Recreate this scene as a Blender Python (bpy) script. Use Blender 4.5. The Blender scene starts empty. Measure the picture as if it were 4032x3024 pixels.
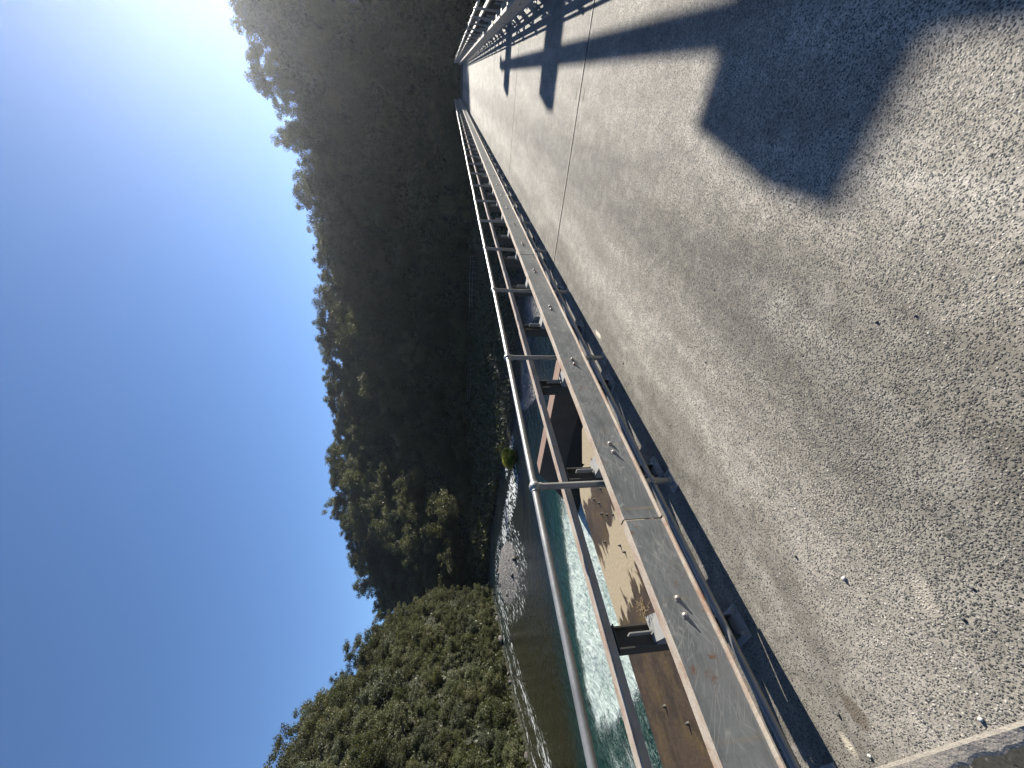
import bpy, math, random
import numpy as np
from mathutils import Vector, Matrix

random.seed(7)
RNG = np.random.default_rng(11)
R = math.radians
scene = bpy.context.scene
COL = scene.collection

# ------------------------------------------------------------------ helpers
def tag(o, label=None, cat=None, group=None, kind=None):
    if label: o['label'] = label
    if cat: o['category'] = cat
    if group: o['group'] = group
    if kind: o['kind'] = kind
    return o

def empty(name, loc=(0, 0, 0), rz=0.0):
    o = bpy.data.objects.new(name, None)
    o.location = loc
    o.rotation_euler = (0, 0, rz)
    o.empty_display_size = 0.2
    COL.objects.link(o)
    return o

class MB:
    """collects simple shapes into one mesh"""
    def __init__(s):
        s.v = []; s.f = []; s.m = []; s.sm = []
    def add(s, vs, fs, mat=0, smooth=False):
        b = len(s.v)
        s.v += [tuple(p) for p in vs]
        for f in fs:
            s.f.append(tuple(b + i for i in f)); s.m.append(mat); s.sm.append(smooth)
        return s
    def box(s, c, d, mat=0, rz=0.0, jit=0.0):
        hx, hy, hz = d[0] / 2, d[1] / 2, d[2] / 2
        ca, sa = math.cos(rz), math.sin(rz)
        vs = []
        for z in (-hz, hz):
            for x, y in ((-hx, -hy), (hx, -hy), (hx, hy), (-hx, hy)):
                vs.append((c[0] + x * ca - y * sa, c[1] + x * sa + y * ca, c[2] + z))
        return s.add(vs, [(3, 2, 1, 0), (4, 5, 6, 7), (0, 1, 5, 4), (1, 2, 6, 5), (2, 3, 7, 6), (3, 0, 4, 7)], mat)
    def prism_y(s, prof, y0, y1, mats=None, cap=0):
        n = len(prof)
        a = sum(prof[i][0] * prof[(i + 1) % n][1] - prof[(i + 1) % n][0] * prof[i][1] for i in range(n))
        idx = list(range(n))
        if a < 0: idx = idx[::-1]
        P = [prof[i] for i in idx]
        mm = None
        if mats:
            mm = mats if a >= 0 else [mats[(idx[j + 1]) if j + 1 < n else idx[0]] for j in range(n)]
        vs = [(x, y0, z) for x, z in P] + [(x, y1, z) for x, z in P]
        for i in range(n):
            j = (i + 1) % n
            s.add([vs[i], vs[i + n], vs[j + n], vs[j]], [(3, 2, 1, 0)][:0] or [(0, 1, 2, 3)], mm[i] if mm else 0)
        s.add(vs[:n], [tuple(range(n))], cap)
        s.add(vs[n:], [tuple(range(n))[::-1]], cap)
        return s
    def poly_z(s, poly, z0, z1, mat=0):
        n = len(poly)
        vs = [(x, y, z0) for x, y in poly] + [(x, y, z1) for x, y in poly]
        fs = [tuple(range(n))[::-1], tuple(range(n, 2 * n))]
        for i in range(n):
            j = (i + 1) % n
            fs.append((i, j, j + n, i + n))
        return s.add(vs, fs, mat)
    def tube(s, p0, p1, r0, r1=None, n=12, mat=0, caps=True):
        r1 = r0 if r1 is None else r1
        p0, p1 = Vector(p0), Vector(p1)
        d = (p1 - p0).normalized()
        a = d.orthogonal().normalized(); b = d.cross(a)
        vs = []
        for p, r in ((p0, r0), (p1, r1)):
            for i in range(n):
                t = 2 * math.pi * i / n
                vs.append(p + a * (r * math.cos(t)) + b * (r * math.sin(t)))
        fs = [(i, (i + 1) % n, (i + 1) % n + n, i + n) for i in range(n)]
        s.add(vs, fs, mat, True)
        if caps:
            s.add(vs[:n], [tuple(range(n))[::-1]], mat); s.add(vs[n:], [tuple(range(n))], mat)
        return s
    def ball(s, c, r, n=12, m=8, mat=0, sc=(1, 1, 1), half=False):
        vs = []; fs = []
        for i in range(m + 1):
            ph = math.pi * i / m
            for j in range(n):
                t = 2 * math.pi * j / n
                vs.append((c[0] + r * sc[0] * math.sin(ph) * math.cos(t), c[1] + r * sc[1] * math.sin(ph) * math.sin(t), c[2] + r * sc[2] * math.cos(ph)))
        for i in range(m):
            for j in range(n):
                k = (j + 1) % n
                fs.append((i * n + j, (i + 1) * n + j, (i + 1) * n + k, i * n + k))
        return s.add(vs, fs, mat, True)
    def mesh(s, name, mats):
        me = bpy.data.meshes.new(name)
        me.from_pydata(s.v, [], s.f)
        for m in (mats if isinstance(mats, (list, tuple)) else [mats]):
            me.materials.append(m)
        me.polygons.foreach_set('material_index', s.m)
        me.polygons.foreach_set('use_smooth', s.sm)
        me.update()
        return me
    def build(s, name, mats, parent=None):
        o = bpy.data.objects.new(name, s.mesh(name, mats))
        COL.objects.link(o)
        if parent: o.parent = parent
        return o

def link(name, me, parent=None, loc=None, rot=None, scale=None):
    o = bpy.data.objects.new(name, me)
    COL.objects.link(o)
    if parent: o.parent = parent
    if loc is not None: o.location = loc
    if rot is not None: o.rotation_euler = rot
    if scale is not None: o.scale = scale
    return o

def np_mesh(name, V, F, mats, smooth=False, attrs=None):
    V = np.asarray(V, np.float32); F = np.asarray(F, np.int32)
    me = bpy.data.meshes.new(name)
    me.vertices.add(len(V)); me.vertices.foreach_set('co', V.ravel())
    k = F.shape[1]
    me.loops.add(F.size); me.loops.foreach_set('vertex_index', F.ravel())
    me.polygons.add(len(F))
    me.polygons.foreach_set('loop_start', np.arange(0, F.size, k, dtype=np.int32))
    me.polygons.foreach_set('loop_total', np.full(len(F), k, np.int32))
    me.polygons.foreach_set('use_smooth', np.full(len(F), smooth, bool))
    for m in (mats if isinstance(mats, (list, tuple)) else [mats]):
        me.materials.append(m)
    if attrs:
        for n, a in attrs.items():
            at = me.attributes.new(n, 'FLOAT', 'POINT')
            at.data.foreach_set('value', np.asarray(a, np.float32))
    me.update(calc_edges=True)
    me.validate()
    return me

# value noise for terrain shaping
class VN:
    def __init__(s, seed):
        s.t = np.random.default_rng(seed).random((256, 256))
    def __call__(s, x, y):
        x = np.asarray(x, float); y = np.asarray(y, float)
        xi = np.floor(x).astype(int); yi = np.floor(y).astype(int)
        fx = x - xi; fy = y - yi
        fx = fx * fx * (3 - 2 * fx); fy = fy * fy * (3 - 2 * fy)
        g = lambda a, b: s.t[a % 256, b % 256]
        return (g(xi, yi) * (1 - fx) + g(xi + 1, yi) * fx) * (1 - fy) + (g(xi, yi + 1) * (1 - fx) + g(xi + 1, yi + 1) * fx) * fy - 0.5
vn = VN(3)
def fbm(x, y, s=1.0, o=4):
    r = 0; a = 1.0
    for i in range(o):
        r = r + a * vn(x * s + 17 * i, y * s - 9 * i); a *= 0.5; s *= 2.03
    return r
def sstep(a, b, x):
    t = np.clip((np.asarray(x, float) - a) / (b - a), 0, 1)
    return t * t * (3 - 2 * t)

# ------------------------------------------------------------------ materials
class NT:
    def __init__(s, name):
        s.mat = bpy.data.materials.new(name)
        s.mat.use_nodes = True
        s.t = s.mat.node_tree; s.n = s.t.nodes; s.l = s.t.links
        s.n.clear()
        s.out = s.n.new('ShaderNodeOutputMaterial')
        s.geo = None
    def node(s, typ, **kw):
        n = s.n.new(typ)
        for k, v in kw.items():
            setattr(n, k, v)
        return n
    def lk(s, a, b): s.l.new(a, b)
    def pos(s):
        if not s.geo: s.geo = s.node('ShaderNodeNewGeometry')
        return s.geo.outputs['Position']
    def nrm(s):
        s.pos(); return s.geo.outputs['Normal']
    def obj(s):
        return s.node('ShaderNodeTexCoord').outputs['Object']
    def mapping(s, vec, scale=(1, 1, 1), loc=(0, 0, 0), rot=(0, 0, 0)):
        m = s.node('ShaderNodeMapping')
        m.inputs['Scale'].default_value = scale; m.inputs['Location'].default_value = loc; m.inputs['Rotation'].default_value = rot
        s.lk(vec, m.inputs['Vector']); return m.outputs['Vector']
    def noise(s, vec, scale, detail=4, rough=0.55, dist=0.0, out='Fac'):
        n = s.node('ShaderNodeTexNoise')
        n.inputs['Scale'].default_value = scale; n.inputs['Detail'].default_value = detail
        n.inputs['Roughness'].default_value = rough; n.inputs['Distortion'].default_value = dist
        s.lk(vec, n.inputs['Vector']); return n.outputs[out]
    def voro(s, vec, scale, feature='F1', out='Distance', rnd=1.0):
        n = s.node('ShaderNodeTexVoronoi', feature=feature)
        n.inputs['Scale'].default_value = scale; n.inputs['Randomness'].default_value = rnd
        s.lk(vec, n.inputs['Vector']); return n.outputs[out]
    def ramp(s, fac, pts, mode='LINEAR'):
        n = s.node('ShaderNodeValToRGB'); n.color_ramp.interpolation = mode
        e = n.color_ramp.elements
        while len(e) < len(pts): e.new(0.5)
        for i, (p, c) in enumerate(pts):
            e[i].position = p
            e[i].color = (c, c, c, 1) if not isinstance(c, (tuple, list)) else (*c, 1)
        s.lk(fac, n.inputs['Fac']); return n.outputs['Color']
    def math(s, op, a, b=None, c=None, clamp=False):
        n = s.node('ShaderNodeMath', operation=op); n.use_clamp = clamp
        for i, v in enumerate((a, b, c)):
            if v is None: continue
            if isinstance(v, (int, float)): n.inputs[i].default_value = v
            else: s.lk(v, n.inputs[i])
        return n.outputs[0]
    def mix(s, fac, a, b, mode='MIX'):
        n = s.node('ShaderNodeMix', data_type='RGBA', blend_type=mode)
        if isinstance(fac, (int, float)): n.inputs['Factor'].default_value = fac
        else: s.lk(fac, n.inputs['Factor'])
        for nm, v in (('A', a), ('B', b)):
            sock = [i for i in n.inputs if i.name == nm and i.type == 'RGBA'][0]
            if isinstance(v, (tuple, list)): sock.default_value = (*v, 1)
            else: s.lk(v, sock)
        return [o for o in n.outputs if o.type == 'RGBA'][0]
    def attr(s, name):
        n = s.node('ShaderNodeAttribute'); n.attribute_name = name
        return n.outputs['Fac']
    def sep(s, vec):
        n = s.node('ShaderNodeSeparateXYZ'); s.lk(vec, n.inputs[0]); return n.outputs
    def bump(s, h, strength=0.5, dist=0.01, normal=None):
        n = s.node('ShaderNodeBump'); n.inputs['Strength'].default_value = strength; n.inputs['Distance'].default_value = dist
        s.lk(h, n.inputs['Height'])
        if normal: s.lk(normal, n.inputs['Normal'])
        return n.outputs[0]
    def bsdf(s, col, rough=0.8, metal=0.0, normal=None, spec=0.5, **kw):
        col = tuple(c * ALB for c in col) if isinstance(col, tuple) else s.mix(1.0, col, (ALB, ALB, ALB), 'MULTIPLY')
        b = s.node('ShaderNodeBsdfPrincipled')
        for nm, v in (('Base Color', col), ('Roughness', rough), ('Metallic', metal)):
            if isinstance(v, (tuple, list)): b.inputs[nm].default_value = (*v, 1)
            elif isinstance(v, (int, float)): b.inputs[nm].default_value = v
            else: s.lk(v, b.inputs[nm])
        b.inputs['Specular IOR Level'].default_value = spec
        for k, v in kw.items(): b.inputs[k].default_value = v
        if normal: s.lk(normal, b.inputs['Normal'])
        s.lk(b.outputs[0], s.out.inputs['Surface'])
        return b

M = {}
ALB = 0.72      # overall tone of the built surfaces

# ---- exposed aggregate deck
def mat_deck():
    t = NT('exposed_aggregate_concrete'); P = t.pos(); xyz = t.sep(P)
    flat = t.mapping(P, (1, 1, 0))
    wob = t.node('ShaderNodeVectorMath', operation='MULTIPLY_ADD')
    nz = t.noise(flat, 55, 2, out='Color'); t.lk(nz, wob.inputs[0]); wob.inputs[1].default_value = (0.012, 0.012, 0); t.lk(flat, wob.inputs[2])
    W = wob.outputs[0]
    d1 = t.voro(W, 132); c1 = t.voro(W, 132, out='Color')
    d2 = t.voro(W, 240); c2 = t.voro(W, 240, out='Color')
    d0 = t.voro(W, 70); c0 = t.voro(W, 70, out='Color')
    r1 = t.sep(c1)[0]; r2 = t.sep(c2)[0]; r0 = t.sep(c0)[0]; r1b = t.sep(c1)[1]
    # wear: coarse pebbles in the middle, fines near the rails, wheel tracks
    n_lo = t.noise(flat, 0.55, 4, 0.6)
    n_mid = t.noise(t.mapping(P, (3.0, 0.7, 0)), 1.1, 5, 0.6, 0.4)
    n_hi = t.noise(flat, 9, 5, 0.65)
    xc = t.math('ABSOLUTE', t.math('SUBTRACT', xyz[0], -0.45))
    edge = t.ramp(t.math('ADD', t.math('MULTIPLY', xc, 0.55), t.math('MULTIPLY', n_mid, 0.35)), [(0.62, 1.0), (1.0, 0.42)])
    cover = t.math('MULTIPLY', edge, t.ramp(n_lo, [(0.25, 0.72), (0.55, 1.0)]))
    # individual stones: which cells hold a stone
    has1 = t.math('LESS_THAN', r1b, t.math('MULTIPLY', cover, 1.0))
    st1 = t.math('MULTIPLY', has1, t.ramp(d1, [(0.40, 1.0), (0.56, 0.0)]))
    has0 = t.math('LESS_THAN', t.sep(c0)[1], t.math('MULTIPLY', cover, 0.26))
    st0 = t.math('MULTIPLY', has0, t.ramp(d0, [(0.28, 1.0), (0.38, 0.0)]))
    st2 = t.math('MULTIPLY', t.math('LESS_THAN', t.sep(c2)[1], 0.55), t.ramp(d2, [(0.32, 1.0), (0.50, 0.0)]))
    n_gr = t.noise(flat, 75, 3, 0.7)
    mort = t.mix(t.ramp(t.math('ADD', t.math('MULTIPLY', n_hi, 0.5), t.math('MULTIPLY', n_gr, 0.5)), [(0.36, 0.0), (0.62, 1.0)]), (0.25, 0.230, 0.188), (0.70, 0.645, 0.545))
    mort = t.mix(t.ramp(n_mid, [(0.35, 0.0), (0.68, 0.75)]), mort, (0.165, 0.148, 0.122))
    stcol = lambda r: t.ramp(r, [(0.0, (0.072, 0.072, 0.074)), (0.30, (0.115, 0.113, 0.108)), (0.55, (0.19, 0.184, 0.168)), (0.80, (0.31, 0.295, 0.26)), (0.97, (0.46, 0.43, 0.37)), (1.0, (0.56, 0.53, 0.48))])
    col = t.mix(t.math('MULTIPLY', st2, 0.85), mort, stcol(r2))
    col = t.mix(st1, col, stcol(r1))
    col = t.mix(st0, col, stcol(r0))
    # long stains along the deck and broad tone changes
    stain = t.ramp(t.noise(t.mapping(P, (2.2, 0.35, 0)), 1.6, 5, 0.6, 0.6), [(0.42, 0.0), (0.66, 1.0)])
    col = t.mix(t.math('MULTIPLY', stain, 0.30), col, t.mix(1.0, col, (0.55, 0.51, 0.44), 'MULTIPLY'))
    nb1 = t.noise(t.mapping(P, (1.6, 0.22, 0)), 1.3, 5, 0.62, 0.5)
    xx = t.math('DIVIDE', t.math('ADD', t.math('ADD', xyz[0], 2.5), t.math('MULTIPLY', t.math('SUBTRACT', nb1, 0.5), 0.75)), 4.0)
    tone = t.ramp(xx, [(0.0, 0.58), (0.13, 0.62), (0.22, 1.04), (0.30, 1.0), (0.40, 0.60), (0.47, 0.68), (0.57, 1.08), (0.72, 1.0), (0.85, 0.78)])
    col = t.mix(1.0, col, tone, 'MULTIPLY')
    pale = t.ramp(t.noise(flat, 2.6, 6, 0.7), [(0.56, 0.0), (0.70, 1.0)])
    col = t.mix(t.math('MULTIPLY', pale, 0.40), col, (0.46, 0.425, 0.37))
    # marks with shapes of their own: a brown scab, a pale spill, paint flecks
    def blob(cx, cy, ax, ay, rot, soft=0.25):
        v = t.mapping(P, (1 / ax, 1 / ay, 0), rot=(0, 0, 0))
        mp = t.node('ShaderNodeMapping', vector_type='TEXTURE')
        mp.inputs['Location'].default_value = (cx, cy, 0); mp.inputs['Rotation'].default_value = (0, 0, rot); mp.inputs['Scale'].default_value = (ax, ay, 1)
        t.lk(flat, mp.inputs['Vector'])
        ln = t.node('ShaderNodeVectorMath', operation='LENGTH'); t.lk(mp.outputs[0], ln.inputs[0])
        e = t.math('ADD', ln.outputs['Value'], t.math('MULTIPLY', t.math('SUBTRACT', n_hi, 0.5), 1.7))
        return t.ramp(e, [(1.0 - soft, 1.0), (1.0, 0.0)])
    col = t.mix(t.math('MULTIPLY', blob(-1.885, 0.275, 0.046, 0.070, 0.12, 0.25), 0.68), col, t.mix(n_hi, (0.06, 0.045, 0.028), (0.13, 0.105, 0.07)))
    col = t.mix(t.math('MULTIPLY', blob(-2.03, 0.20, 0.026, 0.050, 0.1, 0.7), 0.75), col, (0.62, 0.55, 0.42))
    col = t.mix(t.math('MULTIPLY', blob(-2.11, 3.62, 0.03, 0.12, 0.1, 0.5), 0.85), col, (0.78, 0.70, 0.56))
    col = t.mix(t.math('MULTIPLY', blob(-1.27, 0.45, 0.035, 0.08, -0.5, 0.6), 0.40), col, (0.60, 0.54, 0.44))
    for by in (5.75, 6.10):
        col = t.mix(t.math('MULTIPLY', blob(-0.05, by, 0.07, 0.045, 0.0, 0.3), 0.8), col, (0.13, 0.105, 0.06))
    h = t.math('ADD', t.math('MULTIPLY', t.math('MULTIPLY', st1, t.ramp(d1, [(0.0, 1.0), (0.5, 0.25)])), 1.0), t.math('MULTIPLY', st2, 0.25))
    h = t.math('MAXIMUM', h, t.math('MULTIPLY', st0, t.ramp(d0, [(0.0, 1.6), (0.4, 0.7)])))
    h = t.math('ADD', h, t.math('MULTIPLY', n_hi, 0.5))
    nb = t.bump(h, 0.85, 0.0035)
    t.bsdf(col, t.ramp(r1, [(0, 0.80), (1, 0.95)]), 0, nb, 0.22)
    return t.mat
M['deck'] = mat_deck()

def mat_plain_conc(name, a, b, rough=0.85, bump=0.3, scale=6, streak=True, wet=None):
    t = NT(name); P = t.pos()
    n1 = t.noise(P, scale, 6, 0.62); n2 = t.noise(P, scale * 9, 4)
    n3 = t.noise(t.mapping(P, (1.2, 1.2, 0.15)), 1.3, 4, 0.6)
    col = t.mix(n1, a, b)
    if streak:
        col = t.mix(t.ramp(n3, [(0.45, 0.0), (0.72, 0.7)]), col, tuple(c * 0.45 for c in a))
    nb = t.bump(t.math('ADD', n1, t.math('MULTIPLY', n2, 0.5)), bump, 0.01)
    t.bsdf(col, rough, 0, nb, 0.35)
    return t.mat
M['concrete'] = mat_plain_conc('weathered_concrete', (0.15, 0.14, 0.12), (0.25, 0.23, 0.20))
M['pale_concrete'] = mat_plain_conc('pale_concrete', (0.27, 0.24, 0.20), (0.46, 0.41, 0.34), bump=0.6, scale=14, streak=False)
M['sealant'] = mat_plain_conc('joint_sealant', (0.018, 0.018, 0.018), (0.04, 0.038, 0.035), streak=False, scale=30)
M['joint_edge'] = mat_plain_conc('joint_edge_mortar', (0.24, 0.215, 0.18), (0.42, 0.385, 0.33), streak=False, scale=16)

def mat_asphalt():
    t = NT('old_chip_seal'); P = t.pos()
    d = t.voro(P, 85); c = t.sep(t.voro(P, 85, out='Color'))[0]
    n = t.noise(P, 7, 5, 0.6); n2 = t.noise(P, 22, 3)
    col = t.mix(n, (0.032, 0.031, 0.026), (0.070, 0.066, 0.054))
    col = t.mix(t.math('MULTIPLY', t.ramp(d, [(0.3, 1.0), (0.5, 0.0)]), 0.6), col, t.ramp(c, [(0, (0.02, 0.02, 0.02)), (0.7, (0.07, 0.068, 0.06)), (1, (0.26, 0.25, 0.22))]))
    col = t.mix(t.ramp(n2, [(0.30, 1.0), (0.37, 0.0)]), col, (0.012, 0.012, 0.012))
    t.bsdf(col, 0.9, 0, t.bump(t.math('ADD', t.math('MULTIPLY', d, 0.4), t.math('MULTIPLY', n2, 1.5)), 0.5, 0.004), 0.15)
    return t.mat
M['asphalt'] = mat_asphalt()

# ---- metals
def mat_galv(name, base=(0.36, 0.375, 0.365), rustiness=0.12, metal=0.55, rough=0.5, bands=False, scratch=False):
    t = NT(name); P = t.pos()
    n1 = t.noise(P, 5, 5, 0.6); n2 = t.noise(t.mapping(P, (1, 0.35, 1)), 24, 4, 0.6); n3 = t.noise(P, 90, 3)
    dk = tuple(c * 0.62 for c in base)
    col = t.mix(t.ramp(n1, [(0.3, 0.0), (0.7, 1.0)]), dk, base)
    col = t.mix(t.math('MULTIPLY', n2, 0.45), col, tuple(min(1, c * 1.35) for c in base))
    if bands:
        y = t.sep(P)[1]
        fr = t.math('ABSOLUTE', t.math('SUBTRACT', t.math('FRACT', t.math('DIVIDE', t.math('ADD', y, t.math('MULTIPLY', n1, 0.03)), 0.56)), 0.5))
        bm = t.math('MULTIPLY', t.ramp(fr, [(0.006, 1.0), (0.022, 0.0)]), t.ramp(t.noise(P, 8, 4), [(0.38, 0.0), (0.6, 0.85)]))
        col = t.mix(bm, col, (0.36, 0.31, 0.22))
        smear = t.ramp(t.noise(t.mapping(P, (1, 0.30, 1)), 6.5, 6, 0.70, 1.2), [(0.53, 0.0), (0.66, 1.0)])
        near_ = t.ramp(t.math('DIVIDE', t.math('ADD', y, t.math('MULTIPLY', t.math('SUBTRACT', n1, 0.5), 1.2)), 3.0), [(0.12, 1.0), (0.36, 0.0)])
        col = t.mix(t.math('MULTIPLY', near_, 0.45), col, (0.38, 0.385, 0.375))
        col = t.mix(t.math('MULTIPLY', t.ramp(t.noise(t.mapping(P, (1, 0.16, 1.6)), 13, 5, 0.7), [(0.5, 0.0), (0.62, 1.0)]), 0.40), col, (0.12, 0.128, 0.126))
        col = t.mix(t.math('MULTIPLY', smear, 0.62), col, (0.42, 0.42, 0.40))
    if scratch:
        acc = None
        for rot, sc in ((0.55, 3.2), (-0.6, 2.7), (0.2, 3.9)):
            v = t.mapping(P, (1, 1, 1), rot=(rot, 0, 0))
            v = t.mapping(v, (1, 0.9, 9.0))
            e = t.voro(v, sc, 'DISTANCE_TO_EDGE')
            l = t.ramp(e, [(0.006, 1.0), (0.03, 0.0)])
            l = t.math('MULTIPLY', l, t.ramp(t.noise(P, 2.3 + sc, 3), [(0.44, 0.0), (0.54, 1.0)]))
            acc = l if acc is None else t.math('MAXIMUM', acc, l)
        col = t.mix(t.math('MULTIPLY', acc, 0.75), col, (0.48, 0.48, 0.45))
    rm = t.ramp(t.noise(P, 7.5, 6, 0.72), [(0.66 - rustiness * 0.35, 0.0), (0.74 - rustiness * 0.3, 1.0)])
    col = t.mix(t.math('MULTIPLY', rm, min(1, rustiness * 6)), col, t.mix(n3, (0.20, 0.075, 0.035), (0.36, 0.19, 0.10)))
    ro = t.math('ADD', t.math('MULTIPLY', n1, 0.2), rough - 0.1)
    nb = t.bump(t.math('ADD', n1, t.math('MULTIPLY', n3, 0.08)), 0.25, 0.012)
    t.bsdf(col, ro, metal, nb, 0.5)
    return t.mat
M['galv'] = mat_galv('galvanised_tube', (0.42, 0.42, 0.40), 0.02, 0.6, 0.42)
M['rail_face'] = mat_galv('barrier_face_steel', (0.265, 0.284, 0.284), 0.15, 0.35, 0.5, True, True)
M['galv_flat'] = mat_galv('dull_galvanised_plate', (0.38, 0.375, 0.35), 0.05, 0.0, 0.65)
M['post_steel'] = mat_galv('dark_post_steel', (0.115, 0.11, 0.095), 0.08, 0.3, 0.6)
M['bolt'] = mat_galv('bolt_steel', (0.50, 0.45, 0.41), 0.30, 0.3, 0.5)
def mat_rusty(name, pale, dark, thr=(0.40, 0.62)):
    t = NT(name); P = t.pos()
    n1 = t.noise(t.mapping(P, (1, 0.5, 1)), 9, 6, 0.7, 0.4); n2 = t.noise(P, 60, 4); n3 = t.noise(P, 3.1, 5, 0.65)
    col = t.mix(n2, tuple(c * 0.8 for c in pale), pale)
    col = t.mix(t.ramp(n1, [(thr[0], 0.0), (thr[1], 1.0)]), col, t.mix(n2, dark, tuple(c * 1.7 for c in dark)))
    col = t.mix(t.ramp(n3, [(0.66, 0.0), (0.72, 1.0)]), col, (0.34, 0.12, 0.045))
    t.bsdf(col, 0.8, 0.05, t.bump(t.math('ADD', n1, n2), 0.4, 0.004), 0.3)
    return t.mat
M['rust_top'] = mat_rusty('weathered_flange', (0.50, 0.44, 0.36), (0.25, 0.165, 0.115), (0.42, 0.66))
M['rust_side'] = mat_rusty('stained_rail_side', (0.52, 0.46, 0.37), (0.27, 0.20, 0.14), (0.48, 0.72))

# ---- slab with wet / dry patches
def mat_apron():
    t = NT('wet_and_dry_concrete'); P = t.pos(); xyz = t.sep(P)
    n = t.noise(P, 1.1, 6, 0.62, 0.3); n2 = t.noise(P, 14, 5, 0.6); n3 = t.noise(P, 60, 3)
    dry = t.mix(n2, (0.30, 0.24, 0.15), (0.44, 0.365, 0.245))
    wet = t.mix(n2, (0.045, 0.029, 0.017), (0.088, 0.060, 0.036))
    alg = t.ramp(t.noise(t.mapping(P, (1, 0.7, 1)), 2.0, 6, 0.72), [(0.47, 0.0), (0.66, 1.0)])
    wet = t.mix(t.math('MULTIPLY', alg, 0.8), wet, t.mix(n2, (0.05, 0.034, 0.010), (0.17, 0.115, 0.034)))
    wet = t.mix(t.math('MULTIPLY', t.ramp(t.noise(t.mapping(P, (1.1, 0.8, 1)), 1.9, 6, 0.72, 0.3), [(0.46, 0.0), (0.60, 1.0)]), 0.65), wet, (0.022, 0.015, 0.008))
    # dry tongue between y = 3.2 and 5.2, ragged fingers drawn out along y
    fing = t.noise(t.mapping(P, (2.2, 0.5, 1)), 1.5, 4, 0.6, 0.5)
    yy = t.math('ADD', xyz[1], t.math('MULTIPLY', t.math('SUBTRACT', fing, 0.5), 2.2))
    yy = t.math('SUBTRACT', yy, t.math('MULTIPLY', t.math('ADD', xyz[0], 8.0), 0.25))
    m1 = t.ramp(t.math('DIVIDE', yy, 10.0), [(0.318, 0.0), (0.324, 1.0), (0.455, 1.0), (0.462, 0.0)])
    m2 = t.ramp(t.math('DIVIDE', yy, 10.0), [(0.60, 0.0), (0.606, 1.0)])
    col = t.mix(t.math('MAXIMUM', m1, m2), wet, dry)
    ro = t.mix(t.math('MAXIMUM', m1, m2), (0.62, 0.62, 0.62), (0.9, 0.9, 0.9))
    t.bsdf(col, ro, 0, t.bump(t.math('ADD', n2, t.math('MULTIPLY', n3, 0.5)), 0.6, 0.012), 0.3)
    return t.mat
M['apron'] = mat_apron()

def mat_wingwall():
    t = NT('stained_board_marked_concrete'); P = t.pos(); xyz = t.sep(P)
    n = t.noise(P, 2.0, 6, 0.65); n2 = t.noise(t.mapping(P, (0.25, 1, 6)), 3.2, 4, 0.6)
    col = t.mix(n2, (0.09, 0.07, 0.055), (0.17, 0.135, 0.105))
    col = t.mix(t.ramp(n, [(0.4, 0.0), (0.7, 0.6)]), col, (0.07, 0.055, 0.045))
    wl = t.ramp(t.math('ADD', xyz[2], t.math('MULTIPLY', n, 0.12)), [(0.0, 0.0), (1.0, 1.0)])
    z = t.math('ADD', xyz[2], t.math('MULTIPLY', t.math('SUBTRACT', n, 0.5), 0.16))
    wet = t.math('LESS_THAN', z, -3.67)  # face simply darker below a wavering level
    col = t.mix(t.math('MULTIPLY', wet, 0.8), col, (0.03, 0.026, 0.022))
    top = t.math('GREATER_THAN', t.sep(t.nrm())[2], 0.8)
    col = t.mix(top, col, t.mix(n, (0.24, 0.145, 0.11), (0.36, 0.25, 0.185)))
    t.bsdf(col, 0.8, 0, t.bump(n2, 0.3, 0.03), 0.3)
    return t.mat
M['wingwall'] = mat_wingwall()

# ---- terrain
def mat_terrain():
    t = NT('riverbank_ground'); P = t.pos(); xyz = t.sep(P)
    d = t.voro(P, 3.6); c = t.sep(t.voro(P, 3.6, out='Color'))[0]
    d2 = t.voro(P, 9); c2 = t.sep(t.voro(P, 9, out='Color'))[0]
    n = t.noise(P, 0.35, 5, 0.6); n2 = t.noise(P, 2.5, 5, 0.6)
    st = t.mix(t.ramp(d, [(0.30, 1.0), (0.55, 0.0)]), t.ramp(c2, [(0, (0.06, 0.06, 0.06)), (1, (0.24, 0.23, 0.22))]), t.ramp(c, [(0, (0.09, 0.09, 0.09)), (0.8, (0.27, 0.26, 0.245)), (1, (0.48, 0.46, 0.43))]))
    veg = t.mix(n2, (0.010, 0.013, 0.007), (0.034, 0.036, 0.017))
    veg = t.mix(t.ramp(n, [(0.5, 0.0), (0.7, 0.6)]), veg, (0.035, 0.027, 0.017))
    z = t.math('ADD', xyz[2], t.math('MULTIPLY', t.math('SUBTRACT', n2, 0.5), 0.9))
    gr_ = t.math('MULTIPLY', t.attr('gravel'), t.ramp(t.math('DIVIDE', t.math('ADD', z, 6.0), 10.0), [(0.19, 1.0), (0.24, 0.0)]))
    col = t.mix(gr_, veg, st)
    h = t.math('ADD', t.math('MULTIPLY', t.ramp(d, [(0.0, 1.0), (0.6, 0.0)]), 1.0), t.math('MULTIPLY', n2, 1.2))
    t.bsdf(col, 0.9, 0, t.bump(h, 0.9, 0.12), 0.25)
    return t.mat
M['terrain'] = mat_terrain()

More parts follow.
